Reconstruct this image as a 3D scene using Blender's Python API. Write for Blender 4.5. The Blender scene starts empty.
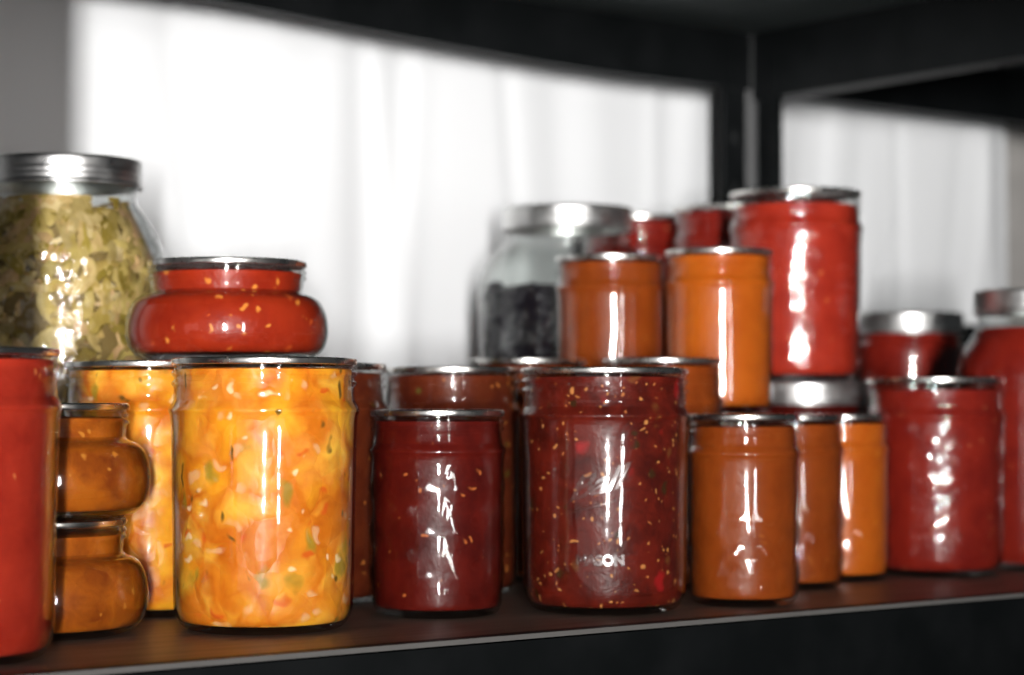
import bpy, bmesh, math, random
from mathutils import Vector, Matrix

random.seed(7)
S = bpy.context.scene
COL = S.collection
CM = 0.01
Z0 = 1.0                      # height of the shelf's top surface above the floor (m)

# ------------------------------------------------------------------ frames
# World: x runs along the shelf, y into its depth, z up; the front edge is y = 0.
# Positions were measured on the ground plan as (right, away) in cm from the point the
# photographer stood over; at() turns that plan into world metres.
UX, UY = 0.794, 0.607
def at(r, a):
    dx, dy = r + 10.4, a - 90.0
    return ((UX*dx + UY*dy)*CM, (-UY*dx + UX*dy)*CM)

# ------------------------------------------------------------------ materials
def new_mat(name):
    m = bpy.data.materials.new(name); m.use_nodes = True
    nt = m.node_tree; nt.nodes.clear()
    out = nt.nodes.new('ShaderNodeOutputMaterial')
    return m, nt, out

class N:
    """tiny node helper"""
    def __init__(s, nt): s.nt = nt
    def add(s, kind, **kw):
        n = s.nt.nodes.new(kind)
        for k, v in kw.items():
            if k.startswith('_'): setattr(n, k[1:], v)
            else:
                key = k.replace('__', ' ')
                sock = n.inputs[key]
                if hasattr(v, 'is_linked'): s.nt.links.new(v, sock)
                else: sock.default_value = v
        return n
    def link(s, a, b): s.nt.links.new(a, b)
    def ramp(s, fac, stops, interp='LINEAR'):
        n = s.nt.nodes.new('ShaderNodeValToRGB'); n.color_ramp.interpolation = interp
        el = n.color_ramp.elements
        while len(el) < len(stops): el.new(0.5)
        for e, (p, c) in zip(el, stops):
            e.position = p; e.color = (*c, 1) if len(c) == 3 else c
        s.link(fac, n.inputs[0]); return n.outputs[0]
    def mix(s, fac, a, b, blend='MIX'):
        n = s.nt.nodes.new('ShaderNodeMix'); n.data_type = 'RGBA'; n.blend_type = blend
        for i, v in ((0, fac), (6, a), (7, b)):
            if hasattr(v, 'is_linked'): s.link(v, n.inputs[i])
            elif i == 0: n.inputs[0].default_value = v
            else: n.inputs[i].default_value = (*v, 1) if len(v) == 3 else v
        return n.outputs[2]
    def math(s, op, a, b=0.0):
        n = s.nt.nodes.new('ShaderNodeMath'); n.operation = op
        for i, v in ((0, a), (1, b)):
            if hasattr(v, 'is_linked'): s.link(v, n.inputs[i])
            else: n.inputs[i].default_value = v
        return n.outputs[0]
    def coords(s, warp=0.0, wscale=60):
        tc = s.nt.nodes.new('ShaderNodeTexCoord'); v = tc.outputs['Object']
        oi = s.nt.nodes.new('ShaderNodeObjectInfo')
        off = s.nt.nodes.new('ShaderNodeVectorMath'); off.operation = 'ADD'
        s.link(v, off.inputs[0])
        sc = s.nt.nodes.new('ShaderNodeVectorMath'); sc.operation = 'SCALE'
        s.link(oi.outputs['Location'], sc.inputs[0]); sc.inputs[3].default_value = 7.3
        s.link(sc.outputs[0], off.inputs[1]); v = off.outputs[0]
        if warp:
            nz = s.add('ShaderNodeTexNoise', Vector=v, Scale=wscale, Detail=2.0)
            sub = s.nt.nodes.new('ShaderNodeVectorMath'); sub.operation = 'SUBTRACT'
            s.link(nz.outputs['Color'], sub.inputs[0]); sub.inputs[1].default_value = (.5, .5, .5)
            k = s.nt.nodes.new('ShaderNodeVectorMath'); k.operation = 'SCALE'
            s.link(sub.outputs[0], k.inputs[0]); k.inputs[3].default_value = warp
            ad = s.nt.nodes.new('ShaderNodeVectorMath'); ad.operation = 'ADD'
            s.link(v, ad.inputs[0]); s.link(k.outputs[0], ad.inputs[1]); v = ad.outputs[0]
        return v

def principled(n, out, **kw):
    p = n.add('ShaderNodeBsdfPrincipled', **kw)
    n.link(p.outputs[0], out.inputs[0]); return p

def flat_mat(name, col, rough=.5, metal=0.0, spec=.5, bump=None):
    m, nt, out = new_mat(name); n = N(nt)
    v = n.coords()
    nz = n.add('ShaderNodeTexNoise', Vector=v, Scale=40.0, Detail=4.0)
    c = n.mix(nz.outputs[0], tuple(x*.82 for x in col), tuple(min(1, x*1.15) for x in col))
    p = principled(n, out, Base__Color=c, Roughness=rough, Metallic=metal)
    p.inputs['Specular IOR Level'].default_value = spec
    if bump:
        nb = n.add('ShaderNodeTexNoise', Vector=v, Scale=bump[0], Detail=4.0)
        b = n.add('ShaderNodeBump', Strength=bump[1], Distance=bump[2], Height=nb.outputs[0])
        n.link(b.outputs[0], p.inputs['Normal'])
    return m

def glass_mat(name, tint=(.985, .995, .99), wob=.15, scale=45.0, base=.038, rough=.06):
    m, nt, out = new_mat(name); n = N(nt)
    v = n.coords()
    nz = n.add('ShaderNodeTexNoise', Vector=v, Scale=scale, Detail=1.5)
    b = n.add('ShaderNodeBump', Strength=wob, Distance=.004, Height=nz.outputs[0])
    lw = n.add('ShaderNodeLayerWeight', Blend=.5, Normal=b.outputs[0])
    f = lw.outputs['Facing']
    sch = n.math('ADD', n.math('MULTIPLY', n.math('POWER', f, 5.0), .93-base), base)
    edge = n.math('POWER', f, 3.0)
    tcol = n.mix(edge, tint, tuple(x*.85 for x in tint))
    tr = n.add('ShaderNodeBsdfTransparent', Color=tcol)
    gl = n.add('ShaderNodeBsdfGlossy', Roughness=rough, Normal=b.outputs[0])
    mx = n.add('ShaderNodeMixShader', Fac=sch)
    n.link(tr.outputs[0], mx.inputs[1]); n.link(gl.outputs[0], mx.inputs[2])
    n.link(mx.outputs[0], out.inputs[0])
    return m

def puree_mat(name, base, deep, seed=None, seed_scale=150.0, seed_gate=.82, flecks=None, rough=.35, sss=.25, scale=55.0):
    """smooth cooked fruit or sauce with optional seeds and herb flecks"""
    m, nt, out = new_mat(name); n = N(nt)
    v = n.coords(.012, 80.0)
    nz = n.add('ShaderNodeTexNoise', Vector=v, Scale=scale, Detail=5.0, Roughness=.6)
    c = n.ramp(nz.outputs[0], [(.32, deep), (.62, base)])
    for spec in ([(seed, seed_scale, seed_gate)] if seed else []) + (flecks or []):
        colr, sc_, gate = spec
        vo = n.add('ShaderNodeTexVoronoi', Vector=v, Scale=sc_)
        sep = n.add('ShaderNodeSeparateColor', Color=vo.outputs['Color'])
        g = n.math('GREATER_THAN', sep.outputs[0], gate)
        d = n.ramp(vo.outputs['Distance'], [(.16, (1, 1, 1)), (.32, (0, 0, 0))])
        c = n.mix(n.math('MULTIPLY', g, d), c, colr)
    p = principled(n, out, Base__Color=c, Roughness=rough)
    p.inputs['Specular IOR Level'].default_value = .15
    p.inputs['Subsurface Weight'].default_value = sss
    p.inputs['Subsurface Radius'].default_value = (.012, .005, .002)
    p.inputs['Subsurface Scale'].default_value = .6
    b = n.add('ShaderNodeBump', Strength=.35, Distance=.003, Height=nz.outputs[0])
    n.link(b.outputs[0], p.inputs['Normal'])
    return m

def chunk_mat(name):
    """peach salsa: yellow fruit chunks in orange syrup, onion, green and red pepper bits"""
    m, nt, out = new_mat(name); n = N(nt)
    v = n.coords(.013, 60.0)
    nz = n.add('ShaderNodeTexNoise', Vector=v, Scale=45.0, Detail=5.0, Roughness=.6)
    c = n.ramp(nz.outputs[0], [(.3, (.46, .095, .005)), (.5, (.62, .165, .010)), (.72, (.74, .27, .04))])
    ve = n.add('ShaderNodeTexVoronoi', Vector=v, Scale=52.0, _feature='DISTANCE_TO_EDGE')
    for sc_, gate, off in ((46.0, .30, 0.0), (64.0, .55, .37)):
        mp = n.add('ShaderNodeMapping', Vector=v, Location=(off, off, off))
        vo = n.add('ShaderNodeTexVoronoi', Vector=mp.outputs[0], Scale=sc_)
        ed = n.add('ShaderNodeTexVoronoi', Vector=mp.outputs[0], Scale=sc_, _feature='DISTANCE_TO_EDGE')
        sep = n.add('ShaderNodeSeparateColor', Color=vo.outputs['Color'])
        chunk = n.ramp(sep.outputs[2], [(0, (.76, .29, .012)), (.4, (.82, .38, .025)), (.7, (.86, .46, .06)), (1, (.72, .22, .010))])
        k = n.math('MULTIPLY', n.math('GREATER_THAN', sep.outputs[0], gate), n.ramp(ed.outputs['Distance'], [(.0, (0, 0, 0)), (.30, (.95, .95, .95))]))
        c = n.mix(k, c, chunk)
    n2 = n.add('ShaderNodeTexNoise', Vector=v, Scale=140.0, Detail=4.0)
    c = n.mix(n.ramp(n2.outputs[0], [(.5, (0, 0, 0)), (.8, (.55, .55, .55))]), c, (.62, .17, .008))
    for i, (colr, sc_, gate, sz, al) in enumerate((((.74, .42, .22), 150.0, .86, .42, .6), ((.26, .20, .02), 120.0, .88, .42, .75), ((.62, .09, .01), 150.0, .91, .36, .8), ((.10, .06, .01), 210.0, .92, .36, .9), ((.92, .68, .42), 170.0, .92, .34, .7))):
        w = n.coords(.02, 60.0)
        st = n.add('ShaderNodeMapping', Vector=w, Scale=((1, .6, 1.0), (.7, 1, .55))[i % 2], Rotation=(i*.7, i*1.1, 0), Location=(i*.31, 0, 0))
        vv = n.add('ShaderNodeTexVoronoi', Vector=st.outputs[0], Scale=sc_)
        sp = n.add('ShaderNodeSeparateColor', Color=vv.outputs['Color'])
        k = n.math('MULTIPLY', n.math('GREATER_THAN', sp.outputs[1], gate), n.ramp(vv.outputs['Distance'], [(sz*.5, (1, 1, 1)), (sz*1.1, (0, 0, 0))]))
        c = n.mix(n.math('MULTIPLY', k, al), c, colr)
    p = principled(n, out, Base__Color=c, Roughness=.35)
    p.inputs['Specular IOR Level'].default_value = .15
    p.inputs['Subsurface Weight'].default_value = .3
    p.inputs['Subsurface Radius'].default_value = (.015, .007, .002)
    p.inputs['Subsurface Scale'].default_value = .6
    b = n.add('ShaderNodeBump', Strength=.5, Distance=.004, Height=ve.outputs['Distance'])
    n.link(b.outputs[0], p.inputs['Normal'])
    return m

def island_mat(name, stops, rough=.45, spec=.3):
    m, nt, out = new_mat(name); n = N(nt)
    g = n.add('ShaderNodeNewGeometry')
    c = n.ramp(g.outputs['Random Per Island'], stops)
    v = n.coords()
    nz = n.add('ShaderNodeTexNoise', Vector=v, Scale=160.0, Detail=3.0)
    c = n.mix(n.ramp(nz.outputs[0], [(.4, (0, 0, 0)), (.8, (.5, .5, .5))]), c, (.35, .28, .1), 'MULTIPLY')
    p = principled(n, out, Base__Color=c, Roughness=rough)
    p.inputs['Specular IOR Level'].default_value = spec
    return m

def wood_mat():
    m, nt, out = new_mat('dark_board'); n = N(nt)
    tc = n.add('ShaderNodeTexCoord')
    mp = n.add('ShaderNodeMapping', Vector=tc.outputs['Object'], Scale=(6, 60, 60))
    nz = n.add('ShaderNodeTexNoise', Vector=mp.outputs[0], Scale=2.0, Detail=6.0, Roughness=.65)
    c = n.ramp(nz.outputs[0], [(.3, (.105, .072, .056)), (.55, (.18, .125, .098)), (.75, (.27, .195, .155))])
    p = principled(n, out, Base__Color=c, Roughness=.42)
    p.inputs['Specular IOR Level'].default_value = .35
    b = n.add('ShaderNodeBump', Strength=.12, Distance=.002, Height=nz.outputs[0])
    n.link(b.outputs[0], p.inputs['Normal'])
    return m

def metal_paint():
    m, nt, out = new_mat('black_enamel'); n = N(nt)
    v = n.coords()
    nz = n.add('ShaderNodeTexNoise', Vector=v, Scale=25.0, Detail=5.0)
    c = n.ramp(nz.outputs[0], [(.4, (.0022, .0030, .0033)), (.78, (.006, .0068, .0074))])
    p = principled(n, out, Base__Color=c, Roughness=.5)
    p.inputs['Specular IOR Level'].default_value = .22
    return m

def silver(name, col=(.78, .77, .74), rough=.22):
    m, nt, out = new_mat(name); n = N(nt)
    v = n.coords()
    nz = n.add('ShaderNodeTexNoise', Vector=v, Scale=90.0, Detail=4.0)
    r = n.ramp(nz.outputs[0], [(.3, (rough*.8,)*3), (.8, (rough*1.5,)*3)])
    p = principled(n, out, Base__Color=(*col, 1), Roughness=r, Metallic=1.0)
    return m

def cloth_mat():
    m, nt, out = new_mat('white_cloth'); n = N(nt)
    v = n.coords()
    mp = n.add('ShaderNodeMapping', Vector=v, Scale=(700, 700, 900))
    nz = n.add('ShaderNodeTexNoise', Vector=mp.outputs[0], Scale=1.0, Detail=2.0)
    c = n.mix(nz.outputs[0], (.86, .87, .88), (.92, .93, .94))
    d = n.add('ShaderNodeBsdfDiffuse', Color=c)
    t = n.add('ShaderNodeBsdfTranslucent', Color=c)
    mx = n.add('ShaderNodeMixShader', Fac=.12)
    n.link(d.outputs[0], mx.inputs[1]); n.link(t.outputs[0], mx.inputs[2]); n.link(mx.outputs[0], out.inputs[0])
    return m

M = dict(
    glass=glass_mat('clear_glass'),
    glass_letter=glass_mat('moulded_glass_lettering', wob=.02, base=.07, rough=.2),
    glass_cut=glass_mat('pressed_glass', wob=.02),
    glass_wavy=glass_mat('wavy_glass', wob=.55, scale=115.0),
    lid=silver('lid_tinplate', rough=.24),
    band=silver('band_tinplate', (.74, .74, .73), .34),
    enamel=metal_paint(), board=wood_mat(), cloth=cloth_mat(),
    edge=flat_mat('grey_rolled_steel', (.11, .105, .10), .5, .1),
    bend_highlight=flat_mat('black_paint_highlight', (.020, .021, .022), .55),  # lighter black for the post bends, a highlight put into the colour
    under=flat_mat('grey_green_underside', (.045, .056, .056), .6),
    wall=flat_mat('plaster', (.42, .40, .38), .9, bump=(30, .2, .004)),
    floor=flat_mat('concrete', (.25, .24, .23), .85, bump=(20, .3, .004)),
    rod=flat_mat('rod_metal', (.3, .3, .3), .4, .8),
    tomato=puree_mat('tomato_sauce', (.37, .028, .013), (.27, .016, .008), (.62, .16, .05), 230.0, .96),
    tomato_shaded=puree_mat('tomato_sauce_shaded', (.23, .015, .008), (.16, .009, .006), (.4, .10, .04), 230.0, .96),  # same tomato sauce, shade of the dimmer jars mixed into its colour
    tomato_seed=puree_mat('tomato_sauce_with_seeds', (.34, .026, .007), (.26, .016, .005), (.70, .23, .04), 170.0, .74, [((.62, .10, .02), 120.0, .9)]),
    jam=puree_mat('dark_red_jam', (.098, .006, .0035), (.055, .0035, .0025), (.45, .12, .03), 260.0, .94),
    salsa=puree_mat('red_salsa', (.120, .010, .005), (.050, .005, .003), (.5, .2, .06), 250.0, .80, [((.04, .016, .005), 110.0, .86), ((.28, .010, .010), 60.0, .72), ((.13, .035, .01), 90.0, .8), ((.4, .13, .04), 330.0, .86)], scale=75.0),
    carrot=puree_mat('orange_jam', (.46, .10, .008), (.38, .073, .005), None, flecks=[((.5, .13, .012), 180.0, .93)]),
    carrot_shaded=puree_mat('orange_jam_shaded', (.25, .047, .006), (.19, .032, .004), None, flecks=[((.28, .065, .01), 180.0, .93)]),  # orange jam again, its colour darkened to paint in shade
    amber=puree_mat('amber_peach_butter', (.38, .095, .007), (.18, .032, .004), (.5, .18, .025), 190.0, .9),
    russet=puree_mat('russet_relish', (.11, .019, .006), (.065, .009, .004), (.45, .14, .03), 200.0, .85, [((.08, .06, .01), 150.0, .85)]),
    peach=chunk_mat('peach_salsa'),
    veg=island_mat('pickled_strips', [(0, (.44, .32, .09)), (.3, (.56, .41, .15)), (.45, (.56, .34, .18)), (.62, (.36, .26, .04)), (.8, (.24, .165, .03)), (1, (.64, .48, .24))]),
    veg_core=flat_mat('brine_dark_core', (.20, .13, .04), .6),
    berry=flat_mat('black_berries', (.007, .005, .009), .4, spec=.3),
)

# ------------------------------------------------------------------ mesh helpers
def link_obj(name, me, parent=None, smooth=True):
    o = bpy.data.objects.new(name, me); COL.objects.link(o)
    if parent: o.parent = parent
    return o

def mesh_from(name, bm, mat, parent=None, smooth=True, angle=40):
    bmesh.ops.recalc_face_normals(bm, faces=bm.faces[:])
    me = bpy.data.meshes.new(name)
    if smooth:
        for f in bm.faces: f.smooth = True
        for e in bm.edges:
            if len(e.link_faces) == 2 and e.calc_face_angle(0) > math.radians(angle): e.smooth = False
    bm.to_mesh(me); bm.free()
    me.materials.append(mat)
    return link_obj(name, me, parent)

def lathe_bm(bm, prof, seg=96, disp=None):
    """prof: [(r,z)] in metres; closed at the axis where r == 0"""
    rings = []
    for r, z in prof:
        if r < 1e-6: rings.append([bm.verts.new((0, 0, z))])
        else:
            row = []
            for k in range(seg):
                a = 2*math.pi*k/seg
                rr = r + (disp(a, z, r) if disp else 0)
                row.append(bm.verts.new((rr*math.cos(a), rr*math.sin(a), z)))
            rings.append(row)
    for A, B in zip(rings, rings[1:]):
        if len(A) == 1 and len(B) == 1: continue
        for k in range(seg):
            k2 = (k+1) % seg
            if len(A) == 1: bm.faces.new((A[0], B[k], B[k2]))
            elif len(B) == 1: bm.faces.new((A[k], A[k2], B[0]))
            else: bm.faces.new((A[k], A[k2], B[k2], B[k]))

def box_bm(bm, x0, x1, y0, y1, z0, z1):
    vs = [bm.verts.new((x, y, z)) for x in (x0, x1) for y in (y0, y1) for z in (z0, z1)]
    for q in ((0, 1, 3, 2), (4, 6, 7, 5), (0, 4, 5, 1), (2, 3, 7, 6), (0, 2, 6, 4), (1, 5, 7, 3)):
        bm.faces.new([vs[i] for i in q])

def smooth_prof(pts, it=2):
    """corner cutting that keeps the end points"""
    for _ in range(it):
        q = [pts[0]]
        for a, b in zip(pts, pts[1:]):
            q.append((a[0]*.75+b[0]*.25, a[1]*.75+b[1]*.25)); q.append((a[0]*.25+b[0]*.75, a[1]*.25+b[1]*.75))
        q.append(pts[-1]); pts = q
    return pts

def densify(pts, step):
    out = [pts[0]]
    for a, b in zip(pts, pts[1:]):
        L = math.hypot(b[0]-a[0], b[1]-a[1]); k = max(1, int(L/step))
        for i in range(1, k+1): out.append((a[0]+(b[0]-a[0])*i/k, a[1]+(b[1]-a[1])*i/k))
    return out

# ------------------------------------------------------------------ jar shapes (cm)
def body_outline(kind, H, R, Rm):
    """outer profile from the foot up to just under the lip, then the finish (thread zone)"""
    if kind == 'straight':
        sh = H-2.35
        p = [(R*.74, 0), (R*.86, .10), (R*.955, .75), (R*.965, 1.6), (R*.975, H*.4), (R*.99, H*.68), (R*1.0, sh-.35), (R*1.03, sh-.12), (R*1.0, sh+.12), (R*.972, sh+.35)]
        Rm = R*.965
    elif kind == 'quilted':
        sh = H-2.0
        p = [(R*.80, 0), (R*.90, .08), (R*.965, .5), (R*.975, 1.0), (R*.985, H*.4), (R*.99, H*.68), (R*1.0, sh-.3), (R*1.035, sh-.1), (R*1.0, sh+.12), (R*.965, sh+.32)]
        Rm = R*.955
    elif kind == 'squat':
        nk = H-1.75; b = nk
        p = [(R*.72, 0), (R*.84, .08), (R*.965, .5), (R*1.02, b*.34), (R*1.025, b*.55), (R*1.0, b*.74), (R*.95, b*.90), (R*.87, b*.985), (Rm*1.02, nk+.04), (Rm*.985, nk+.2)]
    else:                                                      # shouldered quart / half gallon
        nk = H-2.5
        p = [(R*.80, 0), (R*.90, .12), (R*.97, .9), (R*.985, 2.0), (R*.99, H*.4), (R, nk-3.6), (R*.995, nk-2.7), (R*.94, nk-1.6), (R*.84, nk-.7), (Rm*1.03, nk-.05), (Rm*1.0, nk+.25)]
    return smooth_prof(p, 2), Rm

def make_contents(root, name, kind, H, R, Rm, fill, mat, lump=0.0):
    pts, rm = body_outline(kind, H, R, Rm)
    inset = .14
    base = .42
    q = [(max(.2, r-inset), max(base, z)) for r, z in pts if z <= fill]
    if fill > pts[-1][1]: q.append((rm-.13, fill))
    else: q.append((q[-1][0], fill))
    q = [(0, base)] + q + [(q[-1][0]*.94, fill+.07), (0, fill+.07)]
    seen = []
    for t in q:
        if not seen or math.hypot(t[0]-seen[-1][0], t[1]-seen[-1][1]) > .015: seen.append(t)
    bm = bmesh.new()
    lathe_bm(bm, [(r*CM, z*CM) for r, z in seen], 72)
    return mesh_from(name, bm, mat, root)

def tri(x): return abs((x % 1.0) - .5)*2.0                    # 0..1 triangle wave

def make_glass(root, kind, H, R, Rm, mat, quilt=None):
    pts, rm = body_outline(kind, H, R, Rm)
    nk = pts[-1][1]; top = H-.30
    out = list(pts)
    # thread ridges on the finish
    z = nk+.12
    ridges = [nk+.45+(top-nk-.45)*.28, nk+.45+(top-nk-.45)*.66]
    for zr in ridges:
        out += [(rm, zr-.17), (rm+.09, zr-.09), (rm+.14, zr), (rm+.09, zr+.09), (rm, zr+.17)]
    out += [(rm, top-.14), (rm+.03, top-.06), (rm, top)]
    if quilt: out = densify(out, .11)
    th = .07
    inn = [(r-th, z) for r, z in reversed(pts) if z > .45]
    inner = [(rm-.12, top), (rm-.15, top-.2)] + [(r, z) for r, z in inn] + [(inn[-1][0]*.95, .36), (0, .33)]
    prof = [(0, .12), (R*.55, .1), (R*.68, .02)] + out + inner
    disp = None
    if quilt:
        z0, z1, amp, cols, rows = quilt
        dz = (z1-z0)/rows
        def disp(a, z, r):
            zc = z/CM
            if r < (R*.9)*CM or zc < z0 or zc > z1: return 0.0
            s = a/(2*math.pi)*cols; t = (zc-z0)/dz
            u, v = s+t*.5, s-t*.5
            h = tri(u)*tri(v)
            fade = min(1, (zc-z0)/.4, (z1-zc)/.4)
            return amp*CM*h*fade
    bm = bmesh.new()
    lathe_bm(bm, [(r*CM, z*CM) for r, z in prof], 216 if quilt else 96, disp)
    return mesh_from('glass_body', bm, mat, root, angle=60)

def make_lid(root, H, rm, mat=None):
    """flat tinplate lid with a rolled rim and a raised centre"""
    r = rm+.11; z = H-.33
    prof = [(0, z+.14), (r-.5, z+.14), (r-.35, z+.02), (r-.06, z+.0), (r+.01, z+.03), (r+.04, z+.14), (r+.02, z+.27), (r-.06, z+.33), (r-.25, z+.32), (r-.38, z+.27), (r-.6, z+.27), (r-.72, z+.32), (0, z+.32)]
    bm = bmesh.new(); lathe_bm(bm, [(a*CM, b*CM) for a, b in prof], 96)
    return mesh_from('lid', bm, mat or M['lid'], root)

def make_band(root, H, rm, h=1.55):
    """screw band: rolled lower bead, threaded wall, top flange with the open centre"""
    r = rm+.22; b = H-h
    prof = [(r, b+.06), (r+.07, b), (r+.12, b+.09), (r+.05, b+.22), (r+.03, b+.34), (r+.07, b+.48), (r+.02, b+.62), (r+.06, b+.80), (r+.02, b+.95), (r+.04, H-.22), (r, H-.02), (r-.1, H+.04), (r-.75, H+.03), (r-.78, H-.0), (r-.1, H-.03), (r-.05, H-.2), (r-.05, b+.2), (r, b+.06)]
    bm = bmesh.new(); lathe_bm(bm, [(a*CM, c*CM) for a, c in smooth_prof(prof, 1)], 96)
    bmesh.ops.remove_doubles(bm, verts=bm.verts[:], dist=1e-6)
    return mesh_from('screw_band', bm, M['band'], root)

def emboss(root, text, R, zc, size, ang, slant=.35, rise=.0, name='embossed_lettering', squash=1.0, under=False):
    """raised glass lettering wrapped round the jar"""
    cu = bpy.data.curves.new('letters', 'FONT'); cu.body = text; cu.size = size*CM; cu.align_x = 'CENTER'
    cu.extrude = .06*CM; cu.bevel_depth = .06*CM; cu.bevel_resolution = 1; cu.shear = slant; cu.space_character = .95; cu.resolution_u = 4
    tmp = bpy.data.objects.new('letters', cu); COL.objects.link(tmp)
    dg = bpy.context.evaluated_depsgraph_get()
    me = bpy.data.meshes.new_from_object(tmp.evaluated_get(dg))
    bpy.data.objects.remove(tmp); bpy.data.curves.remove(cu)
    if under:                                                  # the swash under the script
        bm = bmesh.new(); bm.from_mesh(me)
        w = size*CM*.95
        rows = []
        for i in range(25):
            t = i/24; x = -w+2*w*t; y = -size*CM*(.32+.05*math.sin(t*math.pi)); th = size*CM*.07*math.sin(math.pi*min(1, t*.9+.1))+.0003
            rows.append([bm.verts.new((x, y-th, .0)), bm.verts.new((x, y, .0011)), bm.verts.new((x, y+th, .0))])
        for a, b in zip(rows, rows[1:]):
            bm.faces.new((a[0], b[0], b[1], a[1])); bm.faces.new((a[1], b[1], b[2], a[2]))
        bm.to_mesh(me); bm.free()
    Rm_ = R*CM
    for v in me.vertices:
        x, y, z = v.co
        y = y*squash + x*rise
        a = ang + x/Rm_
        rr = Rm_ + max(-.0002, z)
        v.co = (rr*math.cos(a), rr*math.sin(a), zc*CM + y)
    for p in me.polygons: p.use_smooth = True
    me.materials.append(M['glass_letter'])
    o = link_obj(name, me, root); o['label'] = 'raised clear glass lettering'
    return o

def jar(kind_name, label, group, r, a, z, shape, H, R, Rm, fill, cname, cmat, glass='glass', band=False, quilt=None, rot=0.0, contents=True):
    x, y = at(r, a)
    root = bpy.data.objects.new(kind_name, None); COL.objects.link(root)
    root.empty_display_size = .02
    root.location = (x, y, Z0 + (z+.02)*CM); root.rotation_euler = (0, 0, rot)
    root['label'] = label; root['category'] = 'jar'
    if group: root['group'] = group
    _, rm = body_outline(shape, H, R, Rm)
    make_glass(root, shape, H, R, Rm, M[glass], quilt)
    if contents: make_contents(root, cname, shape, H, R, Rm, fill, M[cmat])
    make_lid(root, H, rm)
    if band: make_band(root, H, rm)
    root['_rm'] = rm
    return root

def cam_angle(root):
    """heading from the jar towards the place the photographer stood (for where lettering faces)"""
    cx, cy = at(0, 0)
    return math.atan2(cy-root.location.y, cx-root.location.x)

# ------------------------------------------------------------------ the jars
G1 = 'pint jars along the shelf'
G2 = 'jars stacked on other jars'
G3 = 'half pint jars of orange jam'
jA = jar('pint_jar', 'tall jar of bright red tomato sauce cut off by the left photo edge', G1, -23.4, 89.2, 0, 'straight', 12.95, 4.42, 0, 12.45, 'tomato_sauce', 'tomato')
jB = jar('pint_jar', 'pint jar of chunky yellow peach salsa with green bits at the front of the shelf', G1, -11.8, 101.7, 0, 'straight', 12.8, 4.42, 0, 12.25, 'peach_salsa', 'peach')
jC = jar('half_pint_jar', 'short diamond-quilted jar of dark red jam beside the yellow peach salsa jar', G1, -3.8, 108.8, 0, 'quilted', 10.35, 3.42, 0, 9.75, 'red_jam', 'jam', 'glass_cut', rot=-2.16, quilt=(.9, 7.5, .12, 11, 6))
jD = jar('pint_jar', 'dark red salsa pint with pale seeds and embossed lettering at the front of the shelf', G1, 4.8, 111, 0, 'straight', 12.5, 4.38, 0, 12.0, 'tomato_salsa', 'salsa')
jE = jar('half_pint_jar', 'front orange jam jar of the row of three, right of the dark salsa pint', G3, 12.4, 114.6, 0, 'quilted', 10.1, 3.02, 0, 9.4, 'orange_jam', 'carrot_shaded', 'glass_cut', quilt=(.6, 4.9, .13, 10, 4))
jF = jar('half_pint_jar', 'middle orange jam jar of the row of three, half hidden by the front one', G3, 16.4, 125, 0, 'quilted', 10.0, 2.98, 0, 9.4, 'orange_jam', 'carrot_shaded', 'glass_cut', quilt=(.6, 4.9, .13, 10, 4))
jG = jar('half_pint_jar', 'rearmost orange jam jar of the row of three, next to the red sauce pint', G3, 20.1, 130.8, 0, 'quilted', 10.0, 2.98, 0, 9.4, 'orange_jam', 'carrot', 'glass_cut', quilt=(.6, 4.9, .13, 10, 4))
jH = jar('pint_jar', 'pint of red tomato sauce standing on the shelf right of the orange jam jars', G1, 26.8, 135, 0, 'straight', 12.3, 4.3, 0, 11.5, 'tomato_sauce', 'tomato_shaded', 'glass_wavy')
jI = jar('quart_jar', 'large shouldered quart of red tomatoes at the right edge of the photo', 'large shouldered jars', 34.5, 141, 0, 'shoulder', 18.1, 5.0, 3.6, 15.6, 'tomato_sauce', 'tomato_shaded', band=True)
jJ = jar('pint_jar', 'tall red sauce jar with a silver band at the back, between red pint and quart', G1, 29.8, 160, 0, 'straight', 17.4, 3.9, 0, 16.4, 'tomato_sauce', 'tomato_shaded', band=True)
jK1 = jar('squat_jar', 'small squat jar of amber peach butter standing on the shelf, under its twin', 'squat jars', -21.8, 99.3, 0, 'squat', 5.35, 4.75, 3.72, 4.6, 'peach_butter', 'amber')
jK2 = jar('squat_jar', 'small squat jar of amber peach butter stacked on top of its twin', 'squat jars', -21.75, 99.5, 5.37, 'squat', 5.3, 4.75, 3.72, 4.6, 'peach_butter', 'amber')
jL = jar('squat_jar', 'wide squat jar of bright red tomato jam perched on the peach salsa jars', 'squat jars', -14.9, 111.5, 12.82, 'squat', 5.25, 5.15, 4.0, 4.6, 'tomato_jam', 'tomato_seed')
jM = jar('pint_jar', 'pint of peach salsa standing behind the two squat amber jars', G1, -18.6, 109.8, 0, 'straight', 12.8, 4.4, 0, 12.3, 'peach_salsa', 'peach')
jN = jar('pint_jar', 'shaded russet pint directly behind the front yellow peach salsa jar', G1, -11.0, 115, 0, 'straight', 12.8, 4.2, 0, 12.25, 'relish', 'russet')
jO = jar('half_gallon_jar', 'very large jar of pale pickled vegetable strips with silver screw lid at the left', 'large shouldered jars', -25.5, 121, 0, 'shoulder', 24.4, 5.7, 4.15, 20, 'pickles', 'veg', 'glass_wavy', band=True, contents=False)
jP = jar('pint_jar', 'orange pint whose lid shows behind and between the quilted jar and dark salsa', G1, .96, 131, 0, 'straight', 13.4, 3.55, 0, 12.9, 'orange_relish', 'carrot_shaded')
jQ = jar('pint_jar', 'dark russet red pint directly behind the quilted dark red jam jar', G1, -3.4, 121, 0, 'straight', 12.7, 3.9, 0, 12.2, 'relish', 'russet')
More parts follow.
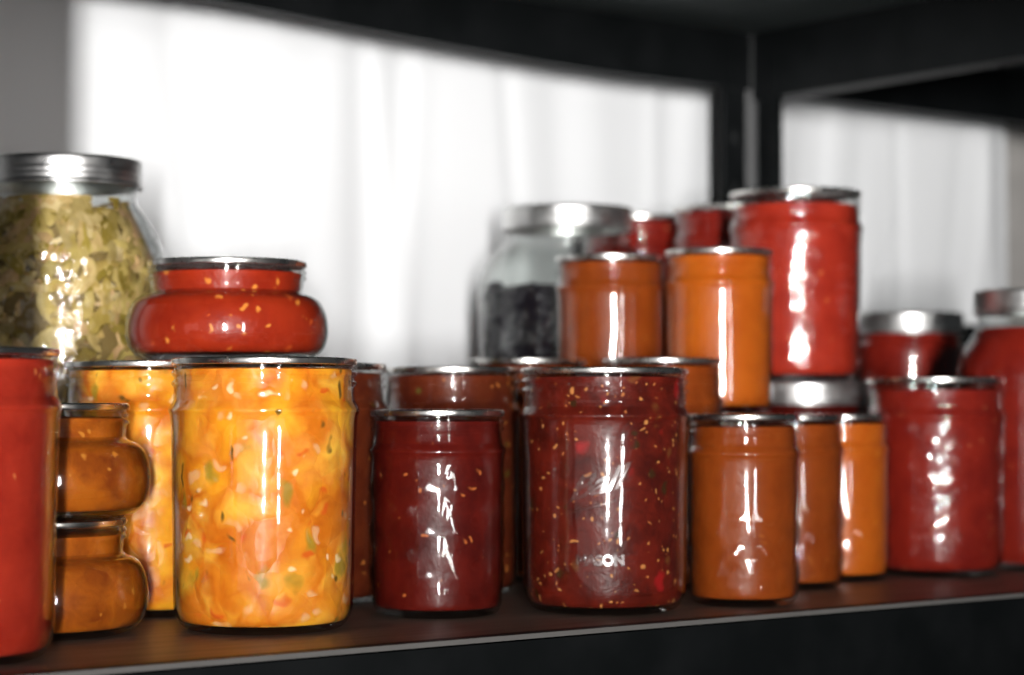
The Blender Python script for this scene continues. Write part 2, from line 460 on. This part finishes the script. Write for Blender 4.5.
jR = jar('pint_jar', 'brownish orange pint between dark salsa pint and front orange jam, set back', G1, 8.8, 125, 0, 'straight', 13.3, 3.5, 0, 12.8, 'orange_relish', 'carrot_shaded')
jS0 = jar('half_pint_jar', 'half pint hidden at the bottom, holding up the left raised orange jam jar', G3, 6.4, 137.5, 0, 'quilted', 10.1, 3.3, 0, 9.4, 'orange_jam', 'carrot')
jS = jar('half_pint_jar', 'left one of two raised orange jam jars, before the jar of black berries', G2, 6.4, 137.5, 10.12, 'quilted', 10.0, 3.6, 0, 9.5, 'orange_jam', 'carrot_shaded')
jT0 = jar('half_pint_jar', 'half pint hidden at the bottom, holding up the right raised orange jam jar', G3, 12.9, 132.6, 0, 'quilted', 10.1, 3.2, 0, 9.4, 'orange_jam', 'carrot')
jT = jar('half_pint_jar', 'right one of the two raised orange jam jars, beside the tall red jar', G2, 12.9, 132.6, 10.12, 'quilted', 10.05, 3.36, 0, 9.6, 'orange_jam', 'carrot', 'glass')
jV = jar('pint_jar', 'dark red pint with silver band, underneath the big raised red sauce jar', G1, 19.7, 143.8, 0, 'straight', 12.1, 4.2, 0, 11.2, 'tomato_sauce', 'jam', band=True)
jU = jar('pint_jar', 'big bright red tomato sauce jar raised highest in front of the black post', G2, 19.1, 143.4, 12.16, 'straight', 12.7, 4.42, 0, 11.7, 'tomato_sauce', 'tomato', 'glass_wavy')
jW = jar('half_gallon_jar', 'large clear jar half full of black berries with a silver screw lid', 'large shouldered jars', 3.9, 149.5, 0, 'shoulder', 24.3, 6.22, 4.3, 18.5, 'berries', 'berry', band=True, contents=False)
jX0 = jar('pint_jar', 'red pint hidden at the bottom behind the berry jar, under the far red pint', G1, 9.8, 164, 0, 'straight', 12.5, 4.3, 0, 11.7, 'tomato_sauce', 'tomato_shaded')
jX = jar('pint_jar', 'far red pint of the upper tier, just right of the berry jar lid', G2, 9.8, 164, 12.52, 'straight', 12.4, 4.3, 0, 11.9, 'tomato_sauce', 'tomato_shaded')
jY0 = jar('pint_jar', 'red pint hidden at the bottom, under the pint behind the big red jar', G1, 16.1, 155.5, 0, 'straight', 12.5, 4.3, 0, 11.7, 'tomato_sauce', 'tomato_shaded')
jY = jar('pint_jar', 'raised red pint partly hidden just behind and left of the big bright red jar', G2, 16.1, 155.5, 12.52, 'straight', 12.4, 4.3, 0, 11.9, 'tomato_sauce', 'tomato_shaded')

# embossed maker's lettering on the glass, where the photo shows it
a = cam_angle(jD)
emboss(jD, 'Ball', 4.34, 6.1, 2.0, a-.12, .45, .28, squash=.8, under=True)
emboss(jD, 'MASON', 4.31, 2.6, .72, a-.05, 0, 0)
a = cam_angle(jW)
emboss(jW, 'Ball', 6.19, 14.6, 3.4, a-.5, .45, .1, under=True)

# ---- pickled strips: a tangle of curls nobody could count
def pickled_strips(root, H, R, top):
    core = bmesh.new()
    lathe_bm(core, [(0, .006), (R*.78*CM, .006), (R*.86*CM, .02), (R*.86*CM, (top-4.6)*CM), (R*.70*CM, (top-2.4)*CM), (R*.62*CM, (top-.6)*CM), (0, (top-.4)*CM)], 48)
    mesh_from('brine_mass', core, M['veg_core'], root)
    bm = bmesh.new()
    rng = random.Random(3)
    nk = H-2.5
    def lim(z):
        if z < nk-3.4: return R*.97-.2
        t = min(1, (z-(nk-3.4))/3.4); return (R*.97*(1-t)+3.95*t)-.25
    for i in range(1100):
        zc = rng.uniform(.9, top-.5); th = rng.uniform(0, 2*math.pi)
        rad = rng.uniform(.25, 1.0) if zc < top*.72 else rng.uniform(.4, 1.6)
        rc = lim(zc)*rng.uniform(.84, 1.0)
        n = Vector((math.cos(th), math.sin(th), rng.uniform(-.5, .5))) + Vector((rng.gauss(0, .45), rng.gauss(0, .45), rng.gauss(0, .45)))
        n.normalize()
        e1 = n.cross(Vector((0, 0, 1))).normalized(); e2 = n.cross(e1)
        c = Vector((rc*math.cos(th), rc*math.sin(th), zc))
        arc = rng.uniform(1.6, 6.0); a0 = rng.uniform(0, 6.28); w = rng.uniform(.2, .55); h = rng.uniform(.12, .34); ov = rng.uniform(.6, 1)
        rows = []; K = 11
        for k in range(K):
            an = a0+arc*k/(K-1); taper = .45+.55*math.sin(math.pi*(k+.6)/(K+.2))
            d = e1*math.cos(an)+e2*math.sin(an)*ov
            row = []
            for (pr, pn) in ((-w, -h*.5), (w, -h), (w*1.05, h), (-w*.8, h*.9)):
                p = c + d*(rad+pr*taper) + n*(pn*taper)
                p.z = min(max(p.z, .5), top)
                l = lim(p.z); q = math.hypot(p.x, p.y)
                if q > l: p.x *= l/q; p.y *= l/q
                row.append(bm.verts.new(p*CM))
            rows.append(row)
        for A, B in zip(rows, rows[1:]):
            for j in range(4): bm.faces.new((A[j], A[(j+1) % 4], B[(j+1) % 4], B[j]))
        bm.faces.new(rows[0]); bm.faces.new(rows[-1][::-1])
    o = mesh_from('pickled_strips', bm, M['veg'], root, angle=70); o['kind'] = 'stuff'
pickled_strips(jO, 24.4, 5.7, 22.2)

# ---- berries: a dark packed mass with rounded fruit pressed against the glass
def berries(root, R, top):
    bm = bmesh.new(); rng = random.Random(5)
    lathe_bm(bm, [(0, .006), (R*.86*CM, .006), (R*.91*CM, .02), (R*.915*CM, (top-.5)*CM), (R*.8*CM, (top-.1)*CM), (0, top*CM)], 64)
    for i in range(900):
        t = rng.uniform(0, 2*math.pi); z = rng.uniform(.9, top-.25)
        s = rng.uniform(.32, .75); rr = R*.975-.2-s*rng.uniform(.75, 1.35)
        mt = Matrix.Translation((rr*math.cos(t)*CM, rr*math.sin(t)*CM, z*CM)) @ Matrix.Diagonal((s*CM, s*CM, s*rng.uniform(.7, 1)*CM, 1))
        bmesh.ops.create_icosphere(bm, subdivisions=2, radius=1, matrix=mt)
    o = mesh_from('black_berries', bm, M['berry'], root, angle=70); o['kind'] = 'stuff'
berries(jW, 6.22, 18.9)

for o in list(COL.objects):
    if '_rm' in o.keys(): del o['_rm']

# ------------------------------------------------------------------ the steel shelving
LEFT, RIGHT, BACK, FAR = -.166, .807, .546, 1.76
unit = bpy.data.objects.new('metal_shelving', None); COL.objects.link(unit)
unit.location = (0, 0, 0)
unit['label'] = 'black steel shelving unit with dark boards that carries all the jars'
unit['category'] = 'shelf'

def part(name, bm, mat, smooth=False):
    return mesh_from(name, bm, mat, unit, smooth)

def post(x, y, sx, sy, h=1.47):
    """slotted steel angle; the corner is at (x, y), flanges run sx along x and sy along y"""
    bm = bmesh.new(); t = .0016; w = .0375
    box_bm(bm, *sorted((x, x+sx*w)), *sorted((y, y+sy*t)), 0, h)
    box_bm(bm, *sorted((x, x+sx*t)), *sorted((y, y+sy*w)), 0, h)
    # rolled outer edges
    box_bm(bm, *sorted((x+sx*(w-.003), x+sx*w)), *sorted((y, y+sy*.006)), 0, h)
    box_bm(bm, *sorted((x, x+sx*.006)), *sorted((y+sy*(w-.012), y+sy*w)), 0, h)
    # keyhole dimples where beams can hook in
    z = .03
    while z < h-.03:
        bmesh.ops.create_uvsphere(bm, u_segments=12, v_segments=8, radius=1, matrix=Matrix.Translation((x+sx*.019, y+sy*t, z)) @ Matrix.Diagonal((.004, .0012, .009, 1)))
        bmesh.ops.create_uvsphere(bm, u_segments=12, v_segments=8, radius=1, matrix=Matrix.Translation((x+sx*t, y+sy*.019, z)) @ Matrix.Diagonal((.0012, .004, .009, 1)))
        z += .045
    p = part('post', bm, M['enamel'], True)
    bm = bmesh.new()                                         # the bent corner, its highlight painted in as lighter grey
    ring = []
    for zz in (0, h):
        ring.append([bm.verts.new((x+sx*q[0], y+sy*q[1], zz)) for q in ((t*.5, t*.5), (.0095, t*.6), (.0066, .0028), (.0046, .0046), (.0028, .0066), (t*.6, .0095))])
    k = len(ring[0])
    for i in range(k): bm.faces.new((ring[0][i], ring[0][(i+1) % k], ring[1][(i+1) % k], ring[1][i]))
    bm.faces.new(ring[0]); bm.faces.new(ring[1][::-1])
    c = mesh_from('corner_bend', bm, M['bend_highlight'], p, False); c['label'] = 'grey bend of the post with a painted highlight'
for (x, y, sx, sy) in ((LEFT, 0, 1, 1), (LEFT, BACK, 1, -1), (RIGHT, 0, -1, 1), (RIGHT, BACK, -1, -1), (FAR, BACK, -1, -1), (FAR, 0, -1, 1)):
    post(x, y, sx, sy)

def beam_x(x0, x1, y, inward, top, h, lift=None, mat='enamel', name='beam', lip=.018, n=24):
    """long beam: upright web with a lower lip and a rolled top edge"""
    bm = bmesh.new(); t = .002
    for (ya, yb, za, zb) in ((0, t, -h, 0), (-lip, t, -h-.002, -h), (0, .006, -.002, .0015)):
        rows = []
        for i in range(n+1):
            x = x0+(x1-x0)*i/n; dz = lift(x) if lift else 0
            A, B = sorted((y+inward*ya, y+inward*yb))
            rows.append([bm.verts.new(p) for p in ((x, A, top+za+dz), (x, B, top+za+dz), (x, B, top+zb+dz), (x, A, top+zb+dz))])
        for a_, b_ in zip(rows, rows[1:]):
            for j in range(4): bm.faces.new((a_[j], a_[(j+1) % 4], b_[(j+1) % 4], b_[j]))
        bm.faces.new(rows[0]); bm.faces.new(rows[-1][::-1])
    return part(name, bm, M[mat])

def beam_y(x, inward, y0, y1, top, h, name='side_beam', lip=.02):
    bm = bmesh.new(); t = .002
    box_bm(bm, *sorted((x, x+inward*t)), y0, y1, top-h, top)
    box_bm(bm, *sorted((x+inward*t, x-inward*lip)), y0, y1, top-h-.002, top-h)
    return part(name, bm, M['enamel'])

def board(x0, x1, y0, y1, z0, z1, mat, name='shelf_board', lift=None, n=24):
    bm = bmesh.new(); rows = []
    for i in range(n+1):
        x = x0+(x1-x0)*i/n; dz = lift(x) if lift else 0
        rows.append([bm.verts.new(p) for p in ((x, y0, z0+dz), (x, y1, z0+dz), (x, y1, z1+dz), (x, y0, z1+dz))])
    for a_, b_ in zip(rows, rows[1:]):
        for j in range(4): bm.faces.new((a_[j], a_[(j+1) % 4], b_[(j+1) % 4], b_[j]))
    bm.faces.new(rows[0]); bm.faces.new(rows[-1][::-1])
    return part(name, bm, M[mat])

# lower level, carrying the jars
board(LEFT+.003, RIGHT-.003, .0045, BACK-.004, Z0-.016, Z0, 'board')
beam_x(LEFT+.002, RIGHT-.002, .0018, 1, Z0-.0005, .075, name='front_beam', lip=-.02)
beam_x(LEFT+.002, RIGHT-.002, BACK-.0018, -1, Z0-.002, .06, name='back_beam')
# rolled edge of the front beam, in lighter grey
bm = bmesh.new(); box_bm(bm, LEFT+.04, RIGHT-.04, .0, .0045, Z0-.0015, Z0+.0008)
e = part('beam_edge', bm, M['edge']); e['label'] = 'thin grey edge along the front of the shelf'
beam_y(LEFT+.002, 1, .01, BACK-.01, Z0-.017, .045); beam_y(RIGHT-.002, -1, .01, BACK-.01, Z0-.017, .045)
# upper level: the loaded shelf above, slightly bowed towards its left end
ZU = Z0+.424
def bow(x):
    s = (RIGHT-x)                                            # distance left of the right-hand post
    return .017*max(0, min(1, (s-.16)/.36))**1.3
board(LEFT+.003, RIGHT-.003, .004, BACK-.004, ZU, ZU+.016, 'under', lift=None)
beam_x(LEFT+.002, RIGHT-.002, BACK-.0025, -1, ZU+.012, .059, lift=bow, name='back_beam', lip=.006)
beam_x(LEFT+.002, RIGHT-.002, .0018, 1, ZU+.012, .059, name='front_beam')
beam_y(LEFT+.002, 1, .01, BACK-.01, ZU, .056); beam_y(RIGHT-.0025, -1, .01, BACK-.006, ZU, .056)
# the next bay to the right shares the posts
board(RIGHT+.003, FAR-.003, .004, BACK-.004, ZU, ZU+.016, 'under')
beam_x(RIGHT+.002, FAR-.002, BACK-.0025, -1, ZU+.012, .059, name='back_beam', lip=.006)
beam_x(RIGHT+.002, FAR-.002, .0018, 1, ZU+.012, .059, name='front_beam')
beam_x(RIGHT+.002, FAR-.002, BACK-.0025, -1, Z0+.179, .045, name='back_beam')
beam_y(FAR-.0025, -1, .01, BACK-.006, ZU, .056)

# ------------------------------------------------------------------ curtain, wall, floor
def curtain(x0, x1, y, z0, z1):
    bm = bmesh.new(); nx, nz = 420, 60; rows = []
    rng = random.Random(11)
    folds = [(rng.uniform(x0, x1), rng.uniform(.008, .03), rng.uniform(.001, .004)*rng.choice((-1, 1)), rng.uniform(-.15, .15)) for _ in range(60)]
    def off(x, z):
        o = .003*math.sin(x*9+.6)+.0015*math.sin(x*23+1.3+.8*z)
        for c, w, h, sl in folds:
            d = (x-c-sl*(z-1.6))/w
            if abs(d) < 4: o += h*math.exp(-d*d)
        return o
    for i in range(nx+1):
        x = x0+(x1-x0)*i/nx
        col = []
        for j in range(nz+1):
            z = z0+(z1-z0)*j/nz
            col.append((x, y+off(x, z), z))
        rows.append(col)
    t = .0012
    F = [[bm.verts.new(p) for p in c] for c in rows]
    B = [[bm.verts.new((p[0], p[1]+t, p[2])) for p in c] for c in rows]
    for i in range(nx):
        for j in range(nz):
            bm.faces.new((F[i][j], F[i+1][j], F[i+1][j+1], F[i][j+1]))
            bm.faces.new((B[i][j], B[i][j+1], B[i+1][j+1], B[i+1][j]))
    for i in range(nx):
        bm.faces.new((F[i][0], B[i][0], B[i+1][0], F[i+1][0])); bm.faces.new((F[i][nz], F[i+1][nz], B[i+1][nz], B[i][nz]))
    for j in range(nz):
        bm.faces.new((F[0][j], F[0][j+1], B[0][j+1], B[0][j])); bm.faces.new((F[nx][j], B[nx][j], B[nx][j+1], F[nx][j+1]))
    o = mesh_from('curtain', bm, M['cloth'], None, True, 60)
    o['label'] = 'white cloth curtain hanging in soft folds behind the shelving'; o['category'] = 'curtain'
curtain(-1.0, 1.239, .63, .012, 1.9)

bm = bmesh.new()
rp = [(0, -1.12), (.011, -1.12), (.011, 1.32), (0, 1.32)]
lathe_bm(bm, rp, 24)
rod = mesh_from('curtain_rod', bm, M['rod'])
rod.rotation_euler = (0, math.pi/2, 0); rod.location = (0, .632, 1.911)
rod['label'] = 'metal rod above the shelving that the white curtain hangs from'; rod['category'] = 'curtain rod'

bm = bmesh.new(); box_bm(bm, -2.6, 3.2, .68, .80, 0, 2.5)
w = mesh_from('wall_back', bm, M['wall'], None, False); w['kind'] = 'structure'
bm = bmesh.new(); box_bm(bm, -2.6, 3.2, -4.2, .82, -.1, 0)
w = mesh_from('floor', bm, M['floor'], None, False); w['kind'] = 'structure'

# ------------------------------------------------------------------ light
KEY1, ADDED_KEY, SIDE, WIDE = 3.25, 2.2, .45, 1.2
def area(name, r, a, z, tr, ta, tz, sx, sy, power, col=(1, 1, 1), spread=180):
    L = bpy.data.lights.new(name, 'AREA'); L.shape = 'RECTANGLE'; L.size = sx; L.size_y = sy
    L.energy = power; L.color = col; L.spread = math.radians(spread)
    o = bpy.data.objects.new(name, L); COL.objects.link(o)
    x, y = at(r, a); o.location = (x, y, Z0+z*CM)
    tx, ty = at(tr, ta); d = Vector((tx, ty, Z0+tz*CM))-o.location
    o.rotation_euler = d.to_track_quat('-Z', 'Y').to_euler()
    return o
# daylight through the tall narrow gap of a doorway behind the photographer
area('doorway_daylight', 14, -150, 15, -25, 150, 31, .065, .46, KEY1, (1, .985, .97), 30)
area('doorway_daylight', 14.5, -150, 16, 40, 150, 37, .055, .44, ADDED_KEY, (1, .985, .97), 26)  # second beam added in the same gap to brighten the upper right jars
# a dimmer window further to the right
area('side_window', 95, -130, 25, -38, 150, 44, .12, .8, SIDE, (1, .95, .92), 26)
# a broad dim window low on the left, seen as soft patches in the glass
area('left_window', -105, -120, 0, 0, 110, 8, 1.7, .9, WIDE, (1, .97, .95), 140)

W = bpy.data.worlds.new('room_dim'); S.world = W; W.use_nodes = True
bg = W.node_tree.nodes['Background']; bg.inputs[0].default_value = (.9, .95, 1, 1); bg.inputs[1].default_value = .026

# ------------------------------------------------------------------ camera
cam = bpy.data.cameras.new('camera'); co = bpy.data.objects.new('camera', cam); COL.objects.link(co)
cam.sensor_width = 22.3; cam.lens = 22.3*2133/1024
cx, cy = at(0, 0)
co.location = (cx, cy, Z0+.106)
pitch = math.atan(67.5/2133)
fwd = Vector((UY*math.cos(pitch), UX*math.cos(pitch), math.sin(pitch)))
co.rotation_euler = fwd.to_track_quat('-Z', 'Y').to_euler()
cam.clip_start = .05
cam.dof.use_dof = True; cam.dof.focus_distance = .985; cam.dof.aperture_fstop = 4.0
S.camera = co

S.view_settings.view_transform = 'Standard'; S.view_settings.look = 'None'
S.view_settings.exposure = 0; S.view_settings.gamma = 1; S.view_settings.use_curve_mapping = False
S.cycles.transparent_max_bounces = 24
